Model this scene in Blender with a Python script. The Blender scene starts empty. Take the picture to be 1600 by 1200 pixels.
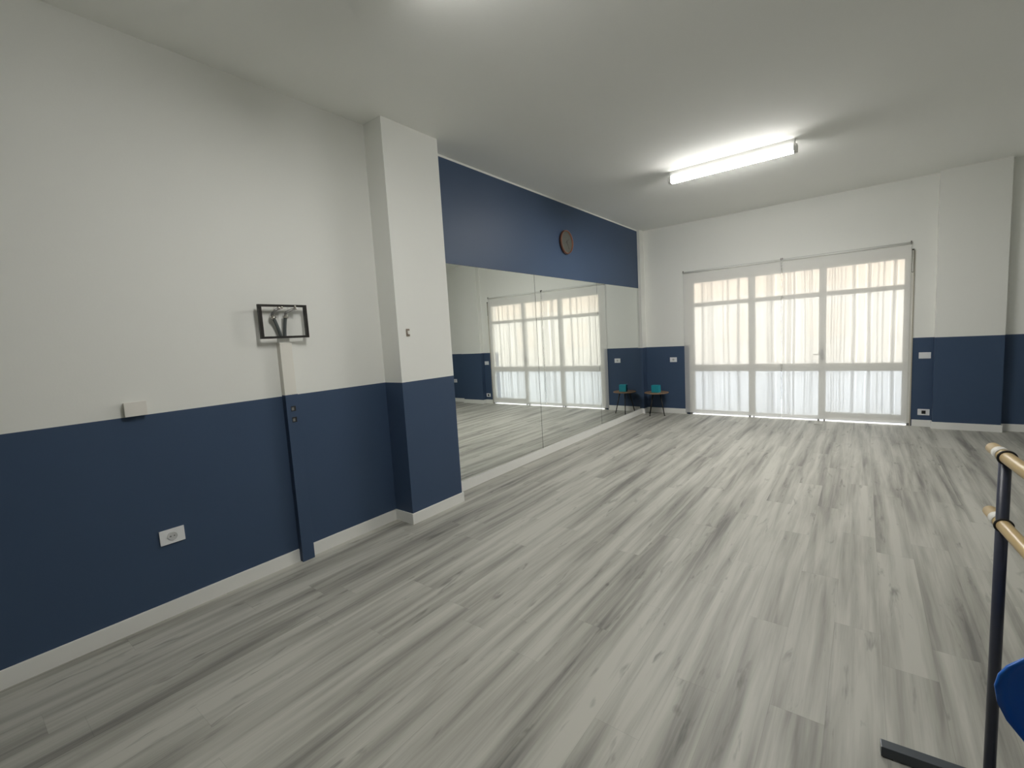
import bpy, bmesh, math, random
from mathutils import Vector, Matrix
PI = math.pi
sc = bpy.context.scene
COL = sc.collection

# ------------------------------------------------------------------ room measures (metres)
H, D, B = 3.479, 1.273, 0.0955          # ceiling, blue dado, skirting
YW = 8.628                              # window wall
XR, YB = 6.30, -4.6                     # right and back wall
PX, PY0, PY1 = 0.236, 2.513, 3.143      # near pilaster
CX, CY = 0.050, 8.440                   # slim corner pilaster
QX0, QX1, QY = 4.180, 4.843, 8.512      # pilaster right of the window
MZ0, MZ1, BZ1 = 0.103, 2.402, 3.458     # mirror bottom/top, top of the blue band
OX0, OX1, OZ = 0.860, 3.942, 2.480      # window opening

# ------------------------------------------------------------------ materials
def mat(name, col, rough=0.5, metal=0.0, spec=0.5, **kw):
    m = bpy.data.materials.new(name); m.use_nodes = True
    b = m.node_tree.nodes['Principled BSDF']
    b.inputs['Base Color'].default_value = (*col, 1)
    b.inputs['Roughness'].default_value = rough
    b.inputs['Metallic'].default_value = metal
    b.inputs['Specular IOR Level'].default_value = spec
    for k, v in kw.items():
        b.inputs[k.replace('_', ' ')].default_value = v
    return m

def noisy(m, scale, amt, detail=3, bump=0.0, bscale=None):
    """procedural mottling of the base colour and an optional bump"""
    nt = m.node_tree; b = nt.nodes['Principled BSDF']
    c = b.inputs['Base Color'].default_value[:]
    tc = nt.nodes.new('ShaderNodeTexCoord')
    n = nt.nodes.new('ShaderNodeTexNoise'); n.inputs['Scale'].default_value = scale
    n.inputs['Detail'].default_value = detail
    nt.links.new(tc.outputs['Object'], n.inputs['Vector'])
    mx = nt.nodes.new('ShaderNodeMix'); mx.data_type = 'RGBA'
    mx.inputs['A'].default_value = (*[x * (1 - amt) for x in c[:3]], 1)
    mx.inputs['B'].default_value = (*[min(1, x * (1 + amt)) for x in c[:3]], 1)
    nt.links.new(n.outputs['Fac'], mx.inputs['Factor'])
    nt.links.new(mx.outputs['Result'], b.inputs['Base Color'])
    if bump:
        n2 = nt.nodes.new('ShaderNodeTexNoise'); n2.inputs['Scale'].default_value = bscale or scale * 8
        nt.links.new(tc.outputs['Object'], n2.inputs['Vector'])
        bp = nt.nodes.new('ShaderNodeBump'); bp.inputs['Strength'].default_value = bump
        bp.inputs['Distance'].default_value = 0.002
        nt.links.new(n2.outputs['Fac'], bp.inputs['Height'])
        nt.links.new(bp.outputs['Normal'], b.inputs['Normal'])
    return m

M = {}
M['white'] = noisy(mat('white wall paint', (0.82, 0.825, 0.79), 0.75, spec=0.25), 2.0, 0.012, bump=0.12, bscale=90)
M['ceil'] = noisy(mat('white ceiling paint', (0.92, 0.925, 0.895), 0.9, spec=0.15), 1.5, 0.012, bump=0.1, bscale=60)
M['blue'] = noisy(mat('navy wall paint', (0.049, 0.081, 0.146), 0.5, spec=0.28), 3.0, 0.03, bump=0.12, bscale=90)
M['skirt'] = mat('white skirting', (0.82, 0.82, 0.79), 0.4)
M['plate'] = mat('white plastic plate', (0.80, 0.81, 0.83), 0.35)
M['plate_in'] = mat('pale grey plastic', (0.55, 0.56, 0.57), 0.4)
M['warm_plastic'] = mat('aged white plastic', (0.80, 0.775, 0.725), 0.4)
M['beige'] = noisy(mat('cream trunking paint', (0.80, 0.78, 0.72), 0.5), 8, 0.02)
M['dark'] = mat('black plastic', (0.012, 0.012, 0.013), 0.45)
M['steel_black'] = noisy(mat('black painted steel', (0.018, 0.016, 0.014), 0.4), 30, 0.15)
M['hose'] = noisy(mat('grey rubber hose', (0.10, 0.115, 0.115), 0.55), 60, 0.12)
M['chrome'] = mat('nickel plated brass', (0.62, 0.60, 0.56), 0.22, 1.0)
M['grey_metal'] = mat('grey metal', (0.30, 0.30, 0.29), 0.4, 0.8)
M['brass'] = noisy(mat('old brown phone socket', (0.26, 0.21, 0.165), 0.5), 60, 0.25)
M['copper'] = mat('copper rim', (0.23, 0.105, 0.070), 0.36, 0.7)
M['face'] = noisy(mat('slate clock face', (0.085, 0.088, 0.075), 0.6), 25, 0.2)
M['frame'] = mat('white window frame', (0.72, 0.72, 0.68), 0.4)
M['teal'] = noisy(mat('teal card', (0.012, 0.29, 0.37), 0.5), 20, 0.06)
M['leg_black'] = mat('black steel leg', (0.01, 0.01, 0.011), 0.4)
M['post'] = noisy(mat('navy powder coated steel', (0.034, 0.040, 0.066), 0.36), 40, 0.1)
M['foot_top'] = mat('grey blue foot', (0.052, 0.062, 0.074), 0.33)
M['rubber'] = mat('black rubber', (0.012, 0.011, 0.010), 0.6)
M['sleeve'] = mat('white plastic sleeve', (0.75, 0.74, 0.70), 0.4)
M['chair'] = noisy(mat('blue polypropylene', (0.010, 0.135, 0.56), 0.32, spec=0.5), 200, 0.05)
M['batten'] = mat('white enamelled steel', (0.70, 0.70, 0.68), 0.45)
M['chain'] = mat('beaded chain', (0.09, 0.085, 0.08), 0.3, 0.6)
M['shade_grey'] = mat('grey shade line', (0.45, 0.45, 0.43), 0.5)  # shading along the top of the roll, as a grey colour
M['pave'] = noisy(mat('pale pavement', (0.60, 0.61, 0.62), 0.9), 3, 0.1)
M['facade'] = noisy(mat('peach rendered facade', (0.80, 0.72, 0.62), 0.9), 0.6, 0.08)
M['facade_low'] = noisy(mat('cream rendered facade', (0.80, 0.78, 0.72), 0.9), 0.6, 0.08)
M['jamb'] = mat('beige reveal', (0.46, 0.43, 0.36), 0.6)

# oak-look table top
m = mat('brown oak veneer', (0.24, 0.15, 0.085), 0.45); nt = m.node_tree; b = nt.nodes['Principled BSDF']
tc = nt.nodes.new('ShaderNodeTexCoord'); mp = nt.nodes.new('ShaderNodeMapping'); mp.inputs['Scale'].default_value = (6, 60, 6)
n = nt.nodes.new('ShaderNodeTexNoise'); n.inputs['Scale'].default_value = 1.0; n.inputs['Detail'].default_value = 5
cr = nt.nodes.new('ShaderNodeValToRGB'); cr.color_ramp.elements[0].color = (0.17, 0.10, 0.055, 1); cr.color_ramp.elements[1].color = (0.32, 0.21, 0.125, 1)
cr.color_ramp.elements[0].position = .3; cr.color_ramp.elements[1].position = .7
nt.links.new(tc.outputs['Object'], mp.inputs['Vector']); nt.links.new(mp.outputs['Vector'], n.inputs['Vector'])
nt.links.new(n.outputs['Fac'], cr.inputs['Fac']); nt.links.new(cr.outputs['Color'], b.inputs['Base Color'])
M['oak'] = m

# pale beech rail
m = mat('varnished beech', (0.60, 0.40, 0.20), 0.35); nt = m.node_tree; b = nt.nodes['Principled BSDF']
tc = nt.nodes.new('ShaderNodeTexCoord'); mp = nt.nodes.new('ShaderNodeMapping'); mp.inputs['Scale'].default_value = (60, 4, 60)
n = nt.nodes.new('ShaderNodeTexNoise'); n.inputs['Scale'].default_value = 1.0; n.inputs['Detail'].default_value = 4
cr = nt.nodes.new('ShaderNodeValToRGB'); cr.color_ramp.elements[0].color = (0.44, 0.315, 0.145, 1); cr.color_ramp.elements[1].color = (0.58, 0.43, 0.215, 1)
nt.links.new(tc.outputs['Object'], mp.inputs['Vector']); nt.links.new(mp.outputs['Vector'], n.inputs['Vector'])
nt.links.new(n.outputs['Fac'], cr.inputs['Fac']); nt.links.new(cr.outputs['Color'], b.inputs['Base Color'])
M['beech'] = m

# mirror glass
m = bpy.data.materials.new('mirror glass'); m.use_nodes = True; nt = m.node_tree; nt.nodes.clear()
o = nt.nodes.new('ShaderNodeOutputMaterial'); g = nt.nodes.new('ShaderNodeBsdfAnisotropic')
g.distribution = 'GGX'; g.inputs['Color'].default_value = (0.90, 0.925, 0.90, 1); g.inputs['Roughness'].default_value = 0.0
nt.links.new(g.outputs['BSDF'], o.inputs['Surface']); M['mirror'] = m

# floor: grey oak laminate planks running towards the window
def floor_material():
    m = bpy.data.materials.new('grey oak laminate'); m.use_nodes = True
    nt = m.node_tree; N = nt.nodes; L = nt.links
    b = N['Principled BSDF']
    def math_(op, a, c=None, d=None):
        n = N.new('ShaderNodeMath'); n.operation = op
        for i, v in enumerate((a, c, d)):
            if v is None: continue
            if isinstance(v, (int, float)): n.inputs[i].default_value = v
            else: L.new(v, n.inputs[i])
        return n.outputs[0]
    geo = N.new('ShaderNodeNewGeometry'); sep = N.new('ShaderNodeSeparateXYZ')
    L.new(geo.outputs['Position'], sep.inputs[0])
    x, y = sep.outputs[0], sep.outputs[1]
    W_, LEN = 0.192, 1.285
    rx = math_('DIVIDE', math_('ADD', x, -0.035), W_)
    row = math_('FLOOR', rx); fx = math_('FRACT', rx)
    wn0 = N.new('ShaderNodeTexWhiteNoise'); wn0.noise_dimensions = '1D'; L.new(row, wn0.inputs['W'])
    ry = math_('ADD', math_('DIVIDE', y, LEN), wn0.outputs['Value'])
    colm = math_('FLOOR', ry); fy = math_('FRACT', ry)
    idv = N.new('ShaderNodeCombineXYZ'); L.new(row, idv.inputs[0]); L.new(colm, idv.inputs[1])
    wn = N.new('ShaderNodeTexWhiteNoise'); wn.noise_dimensions = '3D'; L.new(idv.outputs[0], wn.inputs['Vector'])
    rnd = wn.outputs['Value']
    def streak(sx, sy, off, detail, rough, dist=0.0):
        cv = N.new('ShaderNodeCombineXYZ')
        L.new(math_('MULTIPLY', x, sx), cv.inputs[0])
        L.new(math_('MULTIPLY', y, sy), cv.inputs[1])
        L.new(math_('MULTIPLY', rnd, off), cv.inputs[2])
        n = N.new('ShaderNodeTexNoise'); n.inputs['Scale'].default_value = 1.0
        n.inputs['Detail'].default_value = detail; n.inputs['Roughness'].default_value = rough
        n.inputs['Distortion'].default_value = dist
        L.new(cv.outputs[0], n.inputs['Vector'])
        return n.outputs['Fac']
    broad = streak(8.5, 0.50, 0.75, 2, 0.45, 0.30)
    mid = streak(18.0, 0.85, 1.3, 4, 0.55, 0.45)
    fine = streak(120.0, 4.0, 83.0, 3, 0.6)
    knot = streak(16.0, 3.2, 29.0, 3, 0.6, 0.5)
    v = math_('MULTIPLY_ADD', broad, 0.56, math_('MULTIPLY', mid, 0.46))
    v = math_('MULTIPLY_ADD', fine, 0.10, v)
    v = math_('ADD', v, math_('MULTIPLY', math_('SUBTRACT', rnd, 0.5), 0.03))
    cr = N.new('ShaderNodeValToRGB'); e = cr.color_ramp.elements
    e[0].position = 0.38; e[0].color = (0.165, 0.160, 0.150, 1)
    e[1].position = 0.66; e[1].color = (0.465, 0.460, 0.415, 1)
    k = cr.color_ramp.elements.new(0.515); k.color = (0.325, 0.320, 0.285, 1)
    L.new(v, cr.inputs['Fac'])
    # darker knots and cracks
    kr = N.new('ShaderNodeMapRange'); kr.inputs['From Min'].default_value = 0.25; kr.inputs['From Max'].default_value = 0.385
    kr.inputs['To Min'].default_value = 0.56; kr.inputs['To Max'].default_value = 1.0
    L.new(knot, kr.inputs['Value'])
    # bevelled joints
    ex = math_('MINIMUM', fx, math_('SUBTRACT', 1.0, fx)); ex = math_('MULTIPLY', ex, W_)
    ey = math_('MINIMUM', fy, math_('SUBTRACT', 1.0, fy)); ey = math_('MULTIPLY', ey, LEN)
    ed = math_('MINIMUM', ex, ey)
    jr = N.new('ShaderNodeMapRange'); jr.inputs['From Min'].default_value = 0.0003; jr.inputs['From Max'].default_value = 0.0016
    jr.inputs['To Min'].default_value = 0.82; jr.inputs['To Max'].default_value = 1.0
    L.new(ed, jr.inputs['Value'])
    mul = math_('MULTIPLY', kr.outputs[0], jr.outputs[0])
    mx = N.new('ShaderNodeMix'); mx.data_type = 'RGBA'; mx.blend_type = 'MULTIPLY'; mx.inputs['Factor'].default_value = 1.0
    cmb = N.new('ShaderNodeCombineColor')
    for i in range(3): L.new(mul, cmb.inputs[i])
    L.new(cr.outputs['Color'], mx.inputs['A']); L.new(cmb.outputs['Color'], mx.inputs['B'])
    L.new(mx.outputs['Result'], b.inputs['Base Color'])
    b.inputs['Roughness'].default_value = 0.50
    b.inputs['Specular IOR Level'].default_value = 0.40
    bp = N.new('ShaderNodeBump'); bp.inputs['Strength'].default_value = 0.08; bp.inputs['Distance'].default_value = 0.002
    L.new(math_('MULTIPLY', fine, jr.outputs[0]), bp.inputs['Height']); L.new(bp.outputs['Normal'], b.inputs['Normal'])
    return m
M['floor'] = floor_material()

def sheer(name, tcol, transp, trl, dif, weave=0.0):
    """thin cloth: part see-through, part translucent, part diffuse"""
    m = bpy.data.materials.new(name); m.use_nodes = True; nt = m.node_tree; nt.nodes.clear()
    o = nt.nodes.new('ShaderNodeOutputMaterial')
    t = nt.nodes.new('ShaderNodeBsdfTransparent'); t.inputs['Color'].default_value = (*tcol, 1)
    tr = nt.nodes.new('ShaderNodeBsdfTranslucent'); tr.inputs['Color'].default_value = (*[c * trl for c in tcol], 1)
    d = nt.nodes.new('ShaderNodeBsdfDiffuse'); d.inputs['Color'].default_value = (*[c * dif for c in tcol], 1)
    ad = nt.nodes.new('ShaderNodeAddShader'); mx = nt.nodes.new('ShaderNodeMixShader')
    nt.links.new(tr.outputs[0], ad.inputs[0]); nt.links.new(d.outputs[0], ad.inputs[1])
    nt.links.new(ad.outputs[0], mx.inputs[1]); nt.links.new(t.outputs[0], mx.inputs[2])
    mx.inputs[0].default_value = transp
    if weave:
        tc = nt.nodes.new('ShaderNodeTexCoord'); mp = nt.nodes.new('ShaderNodeMapping'); mp.inputs['Scale'].default_value = (38, 38, 1.5)
        n = nt.nodes.new('ShaderNodeTexNoise'); n.inputs['Scale'].default_value = 1; n.inputs['Detail'].default_value = 2
        mr = nt.nodes.new('ShaderNodeMapRange'); mr.inputs['From Min'].default_value = .3; mr.inputs['From Max'].default_value = .7
        mr.inputs['To Min'].default_value = transp - weave; mr.inputs['To Max'].default_value = transp + weave
        nt.links.new(tc.outputs['Object'], mp.inputs['Vector']); nt.links.new(mp.outputs['Vector'], n.inputs['Vector'])
        nt.links.new(n.outputs['Fac'], mr.inputs['Value']); nt.links.new(mr.outputs['Result'], mx.inputs[0])
    nt.links.new(mx.outputs[0], o.inputs['Surface'])
    return m
M['blind'] = sheer('white screen blind fabric', (1.0, 0.997, 0.988), 0.46, 0.25, 0.70)
M['net'] = sheer('white net curtain', (0.99, 0.99, 0.985), 0.72, 0.24, 0.30, 0.06)

def glass(name, col, gloss=0.06):
    m = bpy.data.materials.new(name); m.use_nodes = True; nt = m.node_tree; nt.nodes.clear()
    o = nt.nodes.new('ShaderNodeOutputMaterial')
    t = nt.nodes.new('ShaderNodeBsdfTransparent'); t.inputs['Color'].default_value = (*col, 1)
    g = nt.nodes.new('ShaderNodeBsdfAnisotropic'); g.inputs['Roughness'].default_value = 0.03
    mx = nt.nodes.new('ShaderNodeMixShader'); mx.inputs[0].default_value = gloss
    nt.links.new(t.outputs[0], mx.inputs[1]); nt.links.new(g.outputs[0], mx.inputs[2]); nt.links.new(mx.outputs[0], o.inputs['Surface'])
    return m
M['glass_top'] = glass('warm glow tinted glass', (0.98, 0.955, 0.925))  # peach glow of the upper panes put into the glass tint
M['glass_mid'] = glass('clear glass', (0.98, 0.975, 0.96))
M['glass_low'] = glass('cool tinted glass', (0.90, 0.93, 0.96))  # slightly cooler and darker tint than the panes above, no pattern

def emit(name, col, s):
    m = bpy.data.materials.new(name); m.use_nodes = True; nt = m.node_tree; nt.nodes.clear()
    o = nt.nodes.new('ShaderNodeOutputMaterial'); e = nt.nodes.new('ShaderNodeEmission')
    e.inputs['Color'].default_value = (*col, 1); e.inputs['Strength'].default_value = s
    nt.links.new(e.outputs[0], o.inputs['Surface']); return m
TUBE = {}
for k, s_bottom, s_side in (('new', 245.0, 12.0), ('old', 106.0, 13.0)):  # strengths balance the room brightness; the keys stand for no tube age
    TUBE[k] = [emit('lit prismatic cover ' + k, (1.0, 0.985, 0.945), s_bottom), emit('lit side of cover ' + k, (1.0, 0.985, 0.935), s_side)]

# ------------------------------------------------------------------ mesh helpers
def bx(bm, x0, x1, y0, y1, z0, z1, mi=0, bev=0.0):
    v = [bm.verts.new(p) for p in ((x0,y0,z0),(x1,y0,z0),(x1,y1,z0),(x0,y1,z0),(x0,y0,z1),(x1,y0,z1),(x1,y1,z1),(x0,y1,z1))]
    fs = []
    for q in ((0,3,2,1),(4,5,6,7),(0,1,5,4),(1,2,6,5),(2,3,7,6),(3,0,4,7)):
        f = bm.faces.new([v[i] for i in q]); f.material_index = mi; fs.append(f)
    if bev:
        es = list({e for f in fs for e in f.edges})
        bmesh.ops.bevel(bm, geom=es, offset=bev, segments=2, profile=0.7, affect='EDGES', clamp_overlap=True)
def box(*a, bev=0.0, mi=0):
    bm = bmesh.new(); bx(bm, *a, mi=mi, bev=bev); return bm
def tube(bm, pts, r, seg=16, caps=True, mi=0):
    """swept round bar through pts; r a number or one per point"""
    pts = [Vector(p) for p in pts]; rs = r if isinstance(r, (list, tuple)) else [r] * len(pts)
    rings = []; up = None
    for i, p in enumerate(pts):
        d = (pts[min(i+1, len(pts)-1)] - pts[max(i-1, 0)]).normalized()
        if up is None:
            up = Vector((0,0,1)) if abs(d.z) < .9 else Vector((0,1,0))
        a = d.cross(up).normalized(); b_ = a.cross(d).normalized(); up = b_
        rings.append([bm.verts.new(p + rs[i]*(math.cos(2*PI*k/seg)*a + math.sin(2*PI*k/seg)*b_)) for k in range(seg)])
    for A, C in zip(rings, rings[1:]):
        for k in range(seg):
            f = bm.faces.new((A[k], A[(k+1)%seg], C[(k+1)%seg], C[k])); f.smooth = True; f.material_index = mi
    if caps:
        for rg in (rings[0], rings[-1]):
            f = bm.faces.new(rg); f.material_index = mi
    return bm
def lathe(bm, prof, cen, axis='z', seg=40, mi=0, smooth=True):
    """profile [(radius, height)] about an axis through cen; ends closed"""
    cen = Vector(cen); rings = []
    for r, h in prof:
        ring = []
        for k in range(seg):
            a = 2*PI*k/seg; u, w = r*math.cos(a), r*math.sin(a)
            q = Vector((u, w, h)) if axis == 'z' else (Vector((h, u, w)) if axis == 'x' else Vector((w, h, u)))
            ring.append(bm.verts.new(cen + q))
        rings.append(ring)
    for A, C in zip(rings, rings[1:]):
        for k in range(seg):
            f = bm.faces.new((A[k], A[(k+1)%seg], C[(k+1)%seg], C[k])); f.smooth = smooth; f.material_index = mi
    for rg in (rings[0], rings[-1]):
        f = bm.faces.new(rg); f.material_index = mi
    return bm
def torus(bm, cen, R_, r, axis='y', seg=36, sub=10):
    cen = Vector(cen); rings = []
    for i in range(seg):
        a = 2*PI*i/seg; ring = []
        for j in range(sub):
            t = 2*PI*j/sub; rad = R_ + r*math.cos(t); h = r*math.sin(t)
            u, w = rad*math.cos(a), rad*math.sin(a)
            q = Vector((u, h, w)) if axis == 'y' else (Vector((h, u, w)) if axis == 'x' else Vector((u, w, h)))
            ring.append(bm.verts.new(cen + q))
        rings.append(ring)
    for i in range(seg):
        A, C = rings[i], rings[(i+1)%seg]
        for j in range(sub):
            f = bm.faces.new((A[j], A[(j+1)%sub], C[(j+1)%sub], C[j])); f.smooth = True
    return bm
def obj(name, bm, mats, parent=None):
    bmesh.ops.recalc_face_normals(bm, faces=bm.faces[:])
    if parent is not None:                       # shapes are written in world metres
        rl = Vector((0,0,0)); p = parent
        while p is not None: rl += p.location; p = p.parent
        for v in bm.verts: v.co -= rl
    me = bpy.data.meshes.new(name); bm.to_mesh(me); bm.free()
    for m_ in (mats if isinstance(mats, (list, tuple)) else [mats]): me.materials.append(m_)
    o = bpy.data.objects.new(name, me); COL.objects.link(o)
    if parent is not None: o.parent = parent
    return o
def tag(o, label, cat, group=None):
    o['label'] = label; o['category'] = cat
    if group: o['group'] = group
    return o
def thing(name, label, cat, loc, group=None):
    o = bpy.data.objects.new(name, None); o.empty_display_size = 0.1; COL.objects.link(o); o.location = loc
    return tag(o, label, cat, group)
def struct(name, bm, mats, parent=None):
    o = obj(name, bm, mats, parent)
    if parent is None: o['kind'] = 'structure'
    return o

# ------------------------------------------------------------------ the room
struct('floor', box(-0.25, XR+.25, YB-.25, YW+.02, -0.12, 0), M['floor'])
struct('ceiling', box(-0.25, XR+.25, YB-.25, YW+.30, H, H+.15), M['ceil'])
WB = [M['white'], M['blue']]
T = 0.25
bm = bmesh.new()                                   # left wall: dado, then the blue band above the mirrors
bx(bm, -T, 0, YB, PY1-.1, 0, D, 1); bx(bm, -T, 0, YB, PY1-.1, D, H, 0)
bx(bm, -T, 0, PY1-.1, CY, 0, BZ1, 1); bx(bm, -T, 0, PY1-.1, CY, BZ1, H, 0)
bx(bm, -T, 0, CY, YW+.3, 0, H, 0)
struct('wall_left', bm, WB)
def pil(name, x0, x1, y0, y1):
    bm = bmesh.new(); bx(bm, x0, x1, y0, y1, 0, D, 1); bx(bm, x0, x1, y0, y1, D, H, 0)
    return struct(name, bm, WB)
pil('wall_left_pilaster', 0, PX, PY0, PY1)
pil('wall_left_corner_pilaster', 0, CX, CY, YW)
pil('wall_far_pilaster', QX0, QX1, QY, YW)
bm = bmesh.new()
for x0, x1 in ((0, OX0), (OX1, XR)):
    bx(bm, x0, x1, YW, YW+.30, 0, D, 1); bx(bm, x0, x1, YW, YW+.30, D, H, 0)
bx(bm, OX0, OX1, YW, YW+.30, OZ, H, 0)
struct('wall_far', bm, WB)
bm = bmesh.new(); bx(bm, XR, XR+T, YB, YW+.3, 0, D, 1); bx(bm, XR, XR+T, YB, YW+.3, D, H, 0); struct('wall_right', bm, WB)
bm = bmesh.new(); bx(bm, 0, XR, YB-T, YB, 0, D, 1); bx(bm, 0, XR, YB-T, YB, D, H, 0); struct('wall_back', bm, WB)

t = 0.014
bm = bmesh.new()
bx(bm, 0, t, YB, 1.588, 0, B); bx(bm, 0, t, 1.688, PY0, 0, B)
struct('baseboard_left', bm, M['skirt'])
bm = bmesh.new()
bx(bm, 0, PX+t, PY0-t, PY0, 0, B); bx(bm, PX, PX+t, PY0, PY1+t, 0, B); bx(bm, 0, PX, PY1, PY1+t, 0, B)
struct('baseboard_left_pilaster', bm, M['skirt'])
struct('baseboard_left_mirror', box(0, 0.022, PY1+t, CY, 0, MZ0-.003), M['skirt'])
bm = bmesh.new()
bx(bm, 0, CX+t, CY-t, CY, 0, B); bx(bm, CX, CX+t, CY, YW-t, 0, B)
bx(bm, CX, 0.80, YW-t, YW, 0, B)
bx(bm, 3.968, QX0, YW-t, YW, 0, B)
bx(bm, QX0-t, QX0, QY-t, YW-t, 0, B); bx(bm, QX0, QX1, QY-t, QY, 0, B); bx(bm, QX1, QX1+t, QY-t, YW-t, 0, B)
bx(bm, QX1+t, XR, YW-t, YW, 0, B)
struct('baseboard_far', bm, M['skirt'])
struct('baseboard_right', box(XR-t, XR, YB, YW-t, 0, B), M['skirt'])
struct('baseboard_back', box(t, XR-t, YB, YB+t, 0, B), M['skirt'])

# street outside the window
struct('floor_street', box(-14, 20, YW+.30, 27, -0.12, -0.012), M['pave'])
bm = bmesh.new()
bx(bm, -14, 20, 22, 22.4, -0.1, 2.9, 1); bx(bm, -14, 20, 22, 22.4, 2.9, 9.0, 0)
for k in range(9): bx(bm, -12+3.4*k, -10.7+3.4*k, 21.96, 22.0, 0.9, 2.2, 0)
struct('wall_street', bm, [M['facade'], M['facade_low']])

# ------------------------------------------------------------------ window
FY0, FY1 = 8.632, 8.692
PANES = [((0.957, 1.845), (1.948, 2.843), (2.938, 3.850))]
COLS = [(0.957, 1.845), (1.948, 2.843), (2.938, 3.850)]
ROWS = [(0.092, 0.800), (0.925, 1.966), (2.038, 2.393)]
LOWB = [0.090, 0.082, 0.152]
win = bpy.data.objects.new('window_1', None); COL.objects.link(win); win.location = ((OX0+OX1)/2, FY1, 0); win['kind'] = 'structure'
bm = bmesh.new()
xs = [OX0] + [v for c in COLS for v in c] + [OX1]
for a, c in zip(xs[0::2], xs[1::2]): bx(bm, a, c, FY0, FY1, 0.040, OZ)          # uprights
for (a, c), lb in zip(COLS, LOWB):
    for z0, z1 in ((0.040, lb), (0.800, 0.925), (1.966, 2.038), (2.393, OZ)): bx(bm, a, c, FY0, FY1, z0, z1)
obj('window_frame', bm, M['frame'], win)
bm = bmesh.new()                                                                 # feet under the uprights
for x0, x1 in ((OX0, OX0+.04), (1.845, 1.870), (1.915, 1.930), (2.835, 2.860), (2.915, 2.935), (OX1-.03, OX1)): bx(bm, x0, x1, FY0, FY1, 0, 0.040)
obj('threshold_block', bm, M['grey_metal'], win)
for ci, (a, c) in enumerate(COLS):
    for ri, (z0, z1) in enumerate(ROWS):
        zz = LOWB[ci] if ri == 0 else z0
        obj('pane', box(a-.004, c+.004, 8.660, 8.664, zz-.004, z1+.004), M[('glass_low', 'glass_mid', 'glass_top')[ri]], win)
bm = bmesh.new(); bx(bm, 2.872, 2.905, FY0-.006, FY0, .98, 1.15, bev=.002)
tube(bm, [(2.888, FY0-.002, 1.065), (2.888, FY0-.012, 1.065), (2.870, FY0-.016, 1.065), (2.770, FY0-.016, 1.065)], .0060, 12)
obj('door_handle', bm, M['grey_metal'], win)
struct('trim_1', box(OX1, OX1+.014, YW-.012, YW, 0, 2.50), M['jamb'])            # reveal strip right of the blinds

# sheer curtain hanging outside the panes, pleated
random.seed(5)
def pleats(x0, x1, y, z0, z1, n_fold):
    bm = bmesh.new(); pts = []; N_ = n_fold * 14
    ph = 0.0; x = x0
    amp = [random.uniform(.014, .030) for _ in range(n_fold + 2)]; wid = [random.uniform(.45, 1.75) for _ in range(n_fold)]
    tot = sum(wid); acc = 0
    for f in range(n_fold):
        w = wid[f] / tot * (x1 - x0)
        for k in range(14):
            s = k / 14; a = amp[f]*(1-s) + amp[f+1]*s
            pts.append((x0 + acc + w*s - 0.50*w*math.sin(4*PI*s), y + a*math.sin(2*PI*s)))
        acc += w
    pts.append((x1, y))
    zs = [z0 + (z1-z0)*j/6 for j in range(7)]
    grid = [[bm.verts.new((px + .006*math.sin(z*2.3+px*9), py, z)) for px, py in pts] for z in zs]
    for A, C in zip(grid, grid[1:]):
        for i in range(len(pts)-1):
            f = bm.faces.new((A[i], A[i+1], C[i+1], C[i])); f.smooth = True
    return bm
tag(obj('net_curtain', pleats(0.91, 2.40, 8.733, 0.0, 2.50, 13), M['net']), 'white pleated net curtain seen as streaks through the left blind', 'curtain', 'net curtains behind the blinds')
tag(obj('net_curtain', pleats(2.37, 3.89, 8.802, 0.0, 2.50, 17), M['net']), 'white pleated net curtain seen as streaks through the right blind', 'curtain', 'net curtains behind the blinds')

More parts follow.
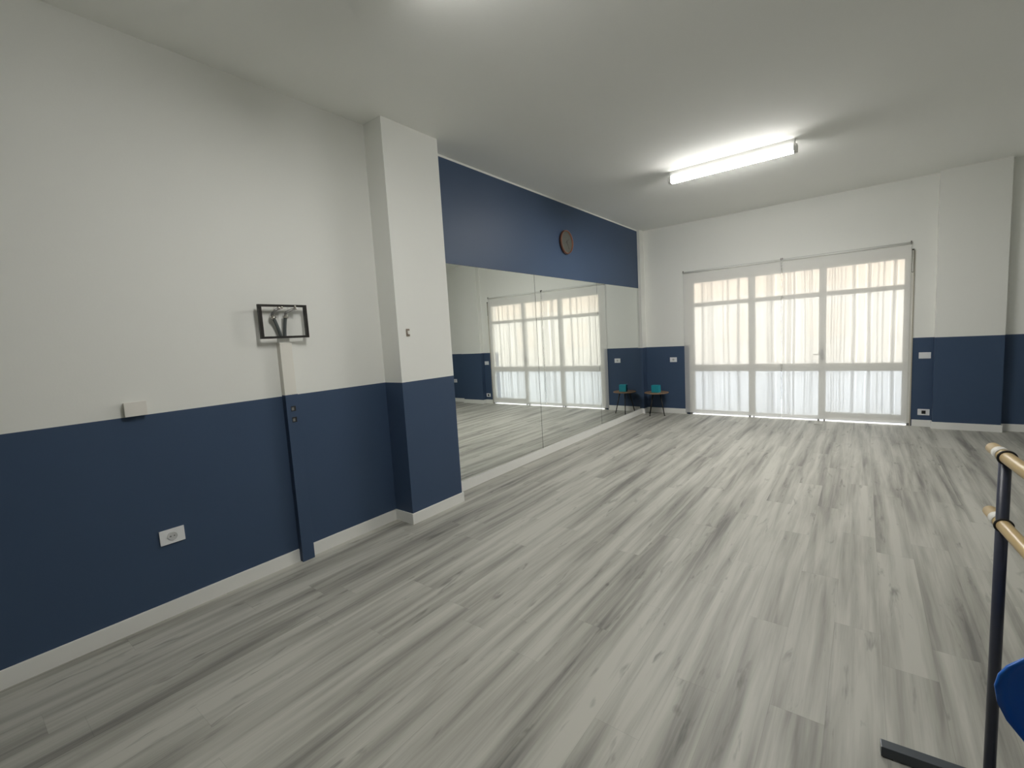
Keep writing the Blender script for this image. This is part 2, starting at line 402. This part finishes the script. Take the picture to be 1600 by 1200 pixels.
# ------------------------------------------------------------------ roller blinds
BY = 8.606
def blind(x0, x1, label, chain_x, chain_z0, chain_z1, loop):
    r = thing('roller_blind', label, 'blind', ((x0+x1)/2, BY, 0), 'roller blinds over the window')
    bm = bmesh.new(); z0, z1 = 0.038, 2.585
    NX, NZ = 12, 24
    g = [[bm.verts.new((x0 + (x1-x0)*i/NX, BY + .0015*math.sin(3*z_/2.5+i*.7), z0 + (z1-z0)*j/NZ)) for i in range(NX+1)] for j, z_ in ((j, z0+(z1-z0)*j/NZ) for j in range(NZ+1))]
    for A, C in zip(g, g[1:]):
        for i in range(NX):
            f = bm.faces.new((A[i], A[i+1], C[i+1], C[i])); f.smooth = True
    fab = obj('fabric', bm, M['blind'], r)
    bm = bmesh.new(); tube(bm, [(x0, BY+.003, 2.5945), (x1, BY+.003, 2.5945)], .0155, 20); obj('roller', bm, M['white'], r)
    obj('head_shade_line', box(x0, x1, BY-.008, BY+.0215, 2.6085, 2.6125), M['shade_grey'], r)  # thin grey strip added as the shade line over the roller
    bm = bmesh.new(); tube(bm, [(x0, BY, .037), (x1, BY, .037)], .005, 12); obj('bottom_bar', bm, M['plate_in'], r)
    for xa in (x0+.003, x1-.003):
        bm = bmesh.new(); bx(bm, xa-.004, xa+.004, BY-.012, YW, 2.586, 2.630, bev=.001); obj('bracket', bm, M['chain'], r)
    bm = bmesh.new(); zc = chain_z1
    y = BY - .012
    if loop:
        path = []
        for k in range(14): path.append((chain_x-.009, y, chain_z1 - (chain_z1-chain_z0)*k/13))
        for k in range(1, 9): a = PI + PI*k/9; path.append((chain_x+.009*math.cos(a)*1.0, y, chain_z0 + .012*math.sin(a)))
        for k in range(14): path.append((chain_x+.009, y, chain_z0 + (chain_z1-chain_z0)*k/13))
        step = path
        tube(bm, path, .0016, 6)
        for p in path: bmesh.ops.create_icosphere(bm, subdivisions=1, radius=.0042, matrix=Matrix.Translation(p))
        bx(bm, chain_x-.013, chain_x+.013, y-.006, BY+.010, chain_z1-.004, chain_z1+.014, bev=.002)
    else:
        for s in (-1, 1):
            pth = [(chain_x + s*.0055 + .0035*math.sin(k*1.9+s), y, chain_z0 + (chain_z1-chain_z0)*k/40) for k in range(41)]
            tube(bm, pth, .0011, 6)
            for k in range(0, 41):
                if (k*7+s) % 3: bmesh.ops.create_icosphere(bm, subdivisions=1, radius=.0046, matrix=Matrix.Translation(pth[k]))
    for f in bm.faces: f.smooth = True
    obj('bead_chain', bm, M['chain'], r)
    return r
blind(0.782, 2.333, 'white roller blind on the left half of the window, beside the round side table', 2.3415, 0.35, 2.56, False)
blind(2.349, 3.914, 'white roller blind on the right half of the window, beside the two wall plates', 3.932, 2.205, 2.500, True)

# ------------------------------------------------------------------ mirrors
YS = (PY1 + .004, 4.957, 6.708, 8.432)
for i, lab in enumerate(('tall frameless wall mirror panel starting at the near wall pilaster',
                         'frameless wall mirror panel directly under the round clock, between two black seams',
                         'frameless wall mirror panel at the far end, reflecting the round side table')):
    tag(obj('wall_mirror', box(0.0008, 0.0063, YS[i] + .004, YS[i+1] - .004, MZ0, MZ1), M['mirror']), lab, 'mirror', 'mirror panels in the blue niche')
bm = bmesh.new()                                    # dark backing that shows in the joints
struct('trim_2', box(0, .0008, PY1, CY, MZ0-.002, MZ1+.004), M['dark'])

# ------------------------------------------------------------------ clock
c = Vector((0.0, 5.795, 2.920))
r = thing('wall_clock', 'round wall clock with copper rim on the blue band above the mirrors', 'clock', c)
bm = bmesh.new()
lathe(bm, [(.150, .0005), (.166, .004), (.168, .022), (.164, .040), (.156, .043), (.150, .039), (.148, .020)], c, 'x', 64)
obj('rim', bm, M['copper'], r)
bm = bmesh.new(); lathe(bm, [(.1475, .021), (.1475, .025)], c, 'x', 64, smooth=False); obj('dial', bm, M['face'], r)
def hand(name, ang, L_, w, x):
    bm = bmesh.new(); bx(bm, x, x+.0015, -w, w, -.02, L_)
    bmesh.ops.rotate(bm, verts=bm.verts[:], cent=(0,0,0), matrix=Matrix.Rotation(ang, 3, 'X'))
    bmesh.ops.translate(bm, verts=bm.verts[:], vec=c); obj(name, bm, M['steel_black'], r)
hand('hour_hand', math.radians(-52), .075, .004, .027); hand('minute_hand', math.radians(-150), .115, .003, .030)

# ------------------------------------------------------------------ ceiling lights
def light(y, x0, x1, label, k_):
    g = 'fluorescent ceiling lights'
    r = thing('ceiling_light', label, 'ceiling light', ((x0+x1)/2, y, H), g)
    obj('batten', box(x0+.02, x1-.02, y-.036, y+.036, H-.062, H, bev=.004), M['batten'], r)
    def ring(bm, x, g=0.0):                      # cross-section of the cover: sloping sides, gently bowed bottom
        pr = [(-.050-g, -.060), (-.049-g, -.082), (-.043-g, -.118-g), (-.030, -.129-g), (0, -.133-g), (.030, -.129-g), (.043+g, -.118-g), (.049+g, -.082), (.050+g, -.060)]
        return [bm.verts.new((x, y+p, H+z)) for p, z in pr]
    def skin(bm, A, C_):
        n = len(A)
        for k in range(n):
            f = bm.faces.new((A[k], A[(k+1)%n], C_[(k+1)%n], C_[k])); f.material_index = 0 if 2 <= k <= 5 else 1
        bm.faces.new(A).material_index = 1; bm.faces.new(C_).material_index = 1
    bm = bmesh.new(); skin(bm, ring(bm, x0+.034), ring(bm, x1-.034)); obj('diffuser', bm, TUBE[k_], r)
    for xa, xb in ((x0, x0+.034), (x1-.034, x1)):
        bm = bmesh.new(); skin(bm, ring(bm, xa, .003), ring(bm, xb, .003)); obj('end_cap', bm, [M['batten'], M['batten']], r)
    return r
L1 = light(5.765, 1.505, 2.830, 'lit white fluorescent batten light on the ceiling in front of the window', 'new')
light(1.60, 1.52, 2.845, 'lit fluorescent batten on the ceiling just above the top of the view', 'old')

# ------------------------------------------------------------------ side table and teal box
tx, ty = 0.325, 8.365
r = thing('side_table', 'small round brown side table with black splayed legs left of the window', 'table', (tx, ty, 0))
bm = bmesh.new(); lathe(bm, [(.205, .414), (.218, .418), (.220, .426), (.218, .432), (.212, .434)], (tx, ty, 0), 'z', 56); obj('tabletop', bm, M['oak'], r)
bm = bmesh.new(); lathe(bm, [(.12, .404), (.12, .414)], (tx, ty, 0), 'z', 40); obj('top_plate', bm, M['leg_black'], r)
for k in range(4):
    a = math.radians(66 + 90*k); ca, sa = math.cos(a), math.sin(a)
    bm = bmesh.new(); tube(bm, [(tx+.092*ca, ty+.092*sa, .406), (tx+.186*ca, ty+.186*sa, .004)], [.012, .0085], 14)
    lg = obj('leg', bm, M['leg_black'], r)
    bm = bmesh.new(); lathe(bm, [(.011, 0), (.011, .010)], (tx+.186*ca, ty+.186*sa, 0), 'z', 16); obj('foot_cap', bm, M['rubber'], lg)
bm = bmesh.new(); bx(bm, .262, .402, 8.275, 8.375, .4342, .572, bev=.006)
bmesh.ops.rotate(bm, verts=bm.verts[:], cent=(.332, 8.325, 0), matrix=Matrix.Rotation(math.radians(-6), 3, 'Z'))
tag(obj('box', bm, M['teal']), 'small teal box standing on the round side table', 'box')

# ------------------------------------------------------------------ electrical plates on the walls
def plate_far(cx, cz, label, kind, w=.128, h=.088):
    r = thing('wall_switch' if kind == 'switch' else 'wall_socket', label, 'switch' if kind == 'switch' else 'socket', (cx, YW, cz))
    obj('cover_plate', box(cx-w/2, cx+w/2, YW-.009, YW, cz-h/2, cz+h/2, bev=.003), M['plate'], r)
    if kind == 'switch':
        obj('rocker', box(cx-.033, cx+.033, YW-.0125, YW-.009, cz-.022, cz+.022, bev=.001), M['plate'], r)
    elif kind == 'black':
        obj('socket_module', box(cx-.022, cx+.022, YW-.0125, YW-.009, cz-.024, cz+.024, bev=.001), M['dark'], r)
    else:
        bm = bmesh.new(); lathe(bm, [(.021, -.0115), (.021, -.009)], (cx, YW, cz), 'y', 28); s = obj('socket_module', bm, M['plate_in'], r)
        bm = bmesh.new()
        for dx in (-.0095, 0, .0095): lathe(bm, [(.0026, -.0122), (.0026, -.0112)], (cx+dx, YW, cz), 'y', 12)
        obj('socket_hole', bm, M['dark'], s)
    return r
plate_far(.571, 1.023, 'white wall socket high on the blue dado above the round side table', 'socket')
plate_far(4.090, 1.020, 'white wall switch plate on the blue dado just right of the window', 'switch')
plate_far(4.095, .209, 'white plate with a black socket low on the wall right of the window', 'black')
plate_far(5.240, .560, 'white wall socket right of the far pilaster, seen only in the mirror', 'socket')

cy_, cz_ = .824, .501
r = thing('wall_socket', 'white wall socket on the blue dado nearest the camera, below the blank outlet box', 'socket', (0, cy_, cz_))
obj('cover_plate', box(0, .009, cy_-.065, cy_+.065, cz_-.046, cz_+.046, bev=.003), M['plate'], r)
bm = bmesh.new(); lathe(bm, [(.0275, .009), (.0275, .0108), (.0225, .0108), (.0210, .0094)], (0, cy_, cz_), 'x', 32); s = obj('socket_module', bm, M['plate_in'], r)
bm = bmesh.new()
for d in (-.0095, .0095): lathe(bm, [(.0030, .0095), (.0030, .0118)], (0, cy_+d, cz_), 'x', 12)
obj('socket_hole', bm, M['dark'], s)

r = thing('wall_outlet_box', 'white blank outlet box on the left wall along the top edge of the dado', 'outlet box', (0, .728, 1.318))
obj('box_body', box(0, .024, .679, .779, 1.279, 1.357, bev=.003), M['warm_plastic'], r)
obj('box_lid', box(.024, .031, .676, .782, 1.276, 1.360, bev=.003), M['warm_plastic'], r)

r = thing('phone_socket', 'tiny old brown phone socket on the white part of the near pilaster', 'phone socket', (PX, 2.619, 1.704))
obj('back_plate', box(PX, PX+.006, 2.601, 2.637, 1.672, 1.736, bev=.002), M['brass'], r)
obj('jack_cover', box(PX+.006, PX+.012, 2.612, 2.632, 1.688, 1.720, bev=.002), M['sleeve'], r)

# ------------------------------------------------------------------ cable trunking with bracket and hoses
r = thing('wall_trunking', 'narrow boxed wall trunking, white above and blue below, rising from the floor', 'trunking', (0, 1.634, 0))
bm = bmesh.new(); bx(bm, 0, .050, 1.590, 1.684, 0, D+.008, bev=.002); obj('lower_cover', bm, M['blue'], r)
bm = bmesh.new(); bx(bm, 0, .050, 1.590, 1.678, D+.008, 1.664, bev=.002); obj('upper_cover', bm, M['beige'], r)
bm = bmesh.new(); bx(bm, 0, .030, 1.598, 1.676, 1.664, 1.700, bev=.002); obj('end_spigot', bm, M['white'], r)
for z in (1.176, 1.093):
    kb = obj('knockout', box(.050, .0515, 1.622, 1.658, z-.019, z+.019), M['dark'], r)
    obj('cable_plug', box(.0515, .056, 1.624, 1.643, z-.012, z+.010, bev=.003), M['grey_metal'], kb)

r = thing('wall_bracket', 'black rectangular steel bracket frame fixed on the wall above the trunking', 'bracket', (0, 1.640, 1.70))
def bar(name, y0, y1, z0, z1, x0=.048, x1=.068): return obj(name, box(x0, x1, y0, y1, z0, z1, bev=.0015), M['steel_black'], r)
bar('frame_bar', 1.460, 1.484, 1.698, 1.940); bar('frame_bar', 1.790, 1.812, 1.698, 1.940)
bar('frame_bar', 1.484, 1.790, 1.924, 1.940); bar('frame_bar', 1.484, 1.790, 1.698, 1.714)
for y, z in ((1.600, 1.933), (1.700, 1.933), (1.625, 1.706), (1.660, 1.706)):
    bm = bmesh.new(); tube(bm, [(0, y, z), (.050, y, z)], .004, 12); obj('wall_spacer', bm, M['white'], r)

def hose(label, path, conn, tail):
    r = thing('grey_hose', label, 'hose', path[0], 'grey hoses rising from the trunking')
    P0, P1, P2 = [Vector(p) for p in path]
    pts = [(1-s)**2*P0 + 2*s*(1-s)*P1 + s*s*P2 for s in [k/14 for k in range(15)]]
    bm = bmesh.new(); tube(bm, pts, .0115, 16); obj('hose_tube', bm, M['hose'], r)
    d = (pts[-1]-pts[-2]).normalized(); e = pts[-1]
    bm = bmesh.new(); tube(bm, [e - d*.004, e + d*.012], .0185, 6)
    tube(bm, [e + d*.012, e + d*.022], .011, 14); obj('hose_nut', bm, M['chrome'], r)
    bm = bmesh.new(); tp = [e + d*.020] + [Vector(q) for q in tail]; tube(bm, tp, [.0110, .0105] + [.0092]*(len(tp)-2), 12)
    obj('valve_body', bm, M['grey_metal'], r)
    bm = bmesh.new(); q = Vector(tail[-1]); dd = (q - Vector(tail[-2])).normalized()
    tube(bm, [q - dd*.002, q + dd*.010], .0115, 8); bmesh.ops.create_icosphere(bm, subdivisions=2, radius=.009, matrix=Matrix.Translation(q + Vector(conn)))
    for f in bm.faces: f.smooth = True
    obj('valve_tap', bm, M['chrome'], r)
hose('grey hose leaning left inside the bracket frame, nickel valve on top', [(.022, 1.622, 1.700), (.030, 1.602, 1.78), (.040, 1.572, 1.845)], (.006, .022, .006),
     [(.046, 1.566, 1.880), (.056, 1.578, 1.898), (.064, 1.602, 1.913)])
hose('grey hose standing upright inside the bracket frame, nickel valve bent right', [(.022, 1.648, 1.700), (.026, 1.650, 1.78), (.040, 1.658, 1.848)], (.004, .000, .016),
     [(.046, 1.664, 1.886), (.056, 1.690, 1.900), (.066, 1.722, 1.913)])

# ------------------------------------------------------------------ portable ballet barre
r = thing('ballet_barre', 'portable ballet barre with navy posts and two beech rails at the right edge', 'ballet barre', (3.752, 2.008, 0))
px, py = 3.752, 2.008
def post_set(y):
    bm = bmesh.new(); bx(bm, px-.282, px+.282, y-.020, y+.020, .004, .042, bev=.002); ft = obj('foot_bar', bm, M['foot_top'], r)
    for s in (-1, 1): obj('foot_pad', box(px+s*.262-.015, px+s*.262+.015, y-.018, y+.018, 0, .005), M['rubber'], ft)
    bm = bmesh.new(); tube(bm, [(px, y, .040), (px, y, 1.150)], .0150, 24); obj('post', bm, M['post'], r)
post_set(py); post_set(py - 1.95)
for z in (1.146, .930):
    bm = bmesh.new(); tube(bm, [(px, py+.118, z), (px, py+.03, z), (px, py-2.07, z)], .0185, 24); rl = obj('rail', bm, M['beech'], r)
    for y, s in ((py, -1), (py-1.95, 1)):
        bm = bmesh.new(); tube(bm, [(px, y-s*.016, z), (px, y-s*.055, z)], .0205, 24); obj('rail_sleeve', bm, M['sleeve'], r)
        bm = bmesh.new(); torus(bm, (px, y+s*.017, z), .0205, .0035, 'y'); obj('rail_ring', bm, M['rubber'], r)
r.rotation_euler = (0, 0, math.radians(4))

# ------------------------------------------------------------------ blue chair (only a corner of its back is in view)
cx0, cy0 = 3.872, 1.20
r = thing('plastic_chair', 'blue plastic chair in the bottom right corner, in front of the ballet barre', 'chair', (cx0, cy0, 0))
OUT = [(.44,.150),(.50,.148),(.56,.152),(.62,.166),(.66,.184),(.70,.212),(.735,.227),(.770,.232),(.795,.226),(.815,.212),(.835,.186),(.850,.150),(.860,.105),(.866,.0)]
def shell():
    bm = bmesh.new(); NX = 20
    def lay(off):
        rows = []
        for z, hw in OUT:
            row = []
            for i in range(NX+1):
                u = -1 + 2*i/NX; x = hw*u
                yb = 1.385 + .055*(z-.44)/.42 - .055*(x/.232)**2 + .05*max(0, (.52-z))*-3.0
                rim = .010*max(0, (abs(u)-.80)/.2)**2
                row.append(bm.verts.new((cx0 + x, yb + off - rim*(1 if off <= 0 else 1), z)))
            rows.append(row)
        return rows
    F_, K_ = lay(0.0), lay(.009)
    for R_ in (F_, K_):
        for A, C in zip(R_, R_[1:]):
            for i in range(NX):
                f = bm.faces.new((A[i], A[i+1], C[i+1], C[i])); f.smooth = True
    bd = [F_[j][0] for j in range(len(OUT))] + F_[-1][1:] + [F_[j][NX] for j in range(len(OUT)-2, -1, -1)] + F_[0][NX-1:0:-1]
    bk = [K_[j][0] for j in range(len(OUT))] + K_[-1][1:] + [K_[j][NX] for j in range(len(OUT)-2, -1, -1)] + K_[0][NX-1:0:-1]
    for k in range(len(bd)):
        q = (bd[k], bd[(k+1)%len(bd)], bk[(k+1)%len(bk)], bk[k])
        f = bm.faces.new(q); f.smooth = True
    bmesh.ops.remove_doubles(bm, verts=bm.verts[:], dist=1e-5)
    return bm
obj('backrest', shell(), M['chair'], r)
bm = bmesh.new(); bx(bm, cx0-.215, cx0+.215, .96, 1.385, .432, .446, bev=.006); obj('seat', bm, M['chair'], r)
for sx in (-1, 1):
    bm = bmesh.new(); tube(bm, [(cx0+sx*.17, 1.00, .432), (cx0+sx*.20, .95, 0)], .011, 14); obj('leg', bm, M['grey_metal'], r)
    bm = bmesh.new(); tube(bm, [(cx0+sx*.15, 1.36, .432), (cx0+sx*.18, 1.46, 0)], .011, 14); obj('leg', bm, M['grey_metal'], r)

# ------------------------------------------------------------------ light, sky, camera
w = bpy.data.worlds.new('overcast sky'); sc.world = w; w.use_nodes = True
bg = w.node_tree.nodes['Background']; bg.inputs['Color'].default_value = (1.0, 0.995, 0.985, 1); bg.inputs['Strength'].default_value = 5.2
pl = bpy.data.lights.new('sky_portal', 'AREA'); pl.shape = 'RECTANGLE'; pl.size = OX1-OX0; pl.size_y = OZ; pl.cycles.is_portal = True
po = bpy.data.objects.new('sky_portal', pl); COL.objects.link(po); po.location = ((OX0+OX1)/2, YW+.29, OZ/2); po.rotation_euler = (math.radians(-90), 0, 0)
# local -Z must face into the room (-Y)

C = Vector((3.39775, 0.0, 1.6))
fw = Vector((-0.61116979, 0.78516484, -0.09993829)); rt = Vector((0.7913589, 0.60855067, -0.05845668)); up = Vector((-0.01491938, 0.11481401, 0.99327496))
cd = bpy.data.cameras.new('camera'); co = bpy.data.objects.new('camera', cd); COL.objects.link(co)
R3 = Matrix((rt, up, -fw)).transposed()
co.matrix_world = Matrix.Translation(C) @ R3.to_4x4()
cd.sensor_width = 36; cd.sensor_fit = 'HORIZONTAL'; cd.lens = 708.817/1600*36; cd.clip_start = 0.02; cd.clip_end = 200
sc.camera = co
vs = sc.view_settings; vs.view_transform = 'Standard'; vs.look = 'None'; vs.gamma = 1; vs.use_curve_mapping = False; vs.exposure = 0.09
cy = sc.cycles
cy.max_bounces = 12; cy.diffuse_bounces = 7; cy.glossy_bounces = 6; cy.transmission_bounces = 8; cy.transparent_max_bounces = 24
cy.caustics_reflective = False; cy.caustics_refractive = False; cy.sample_clamp_indirect = 6.0
cy.use_denoising = True
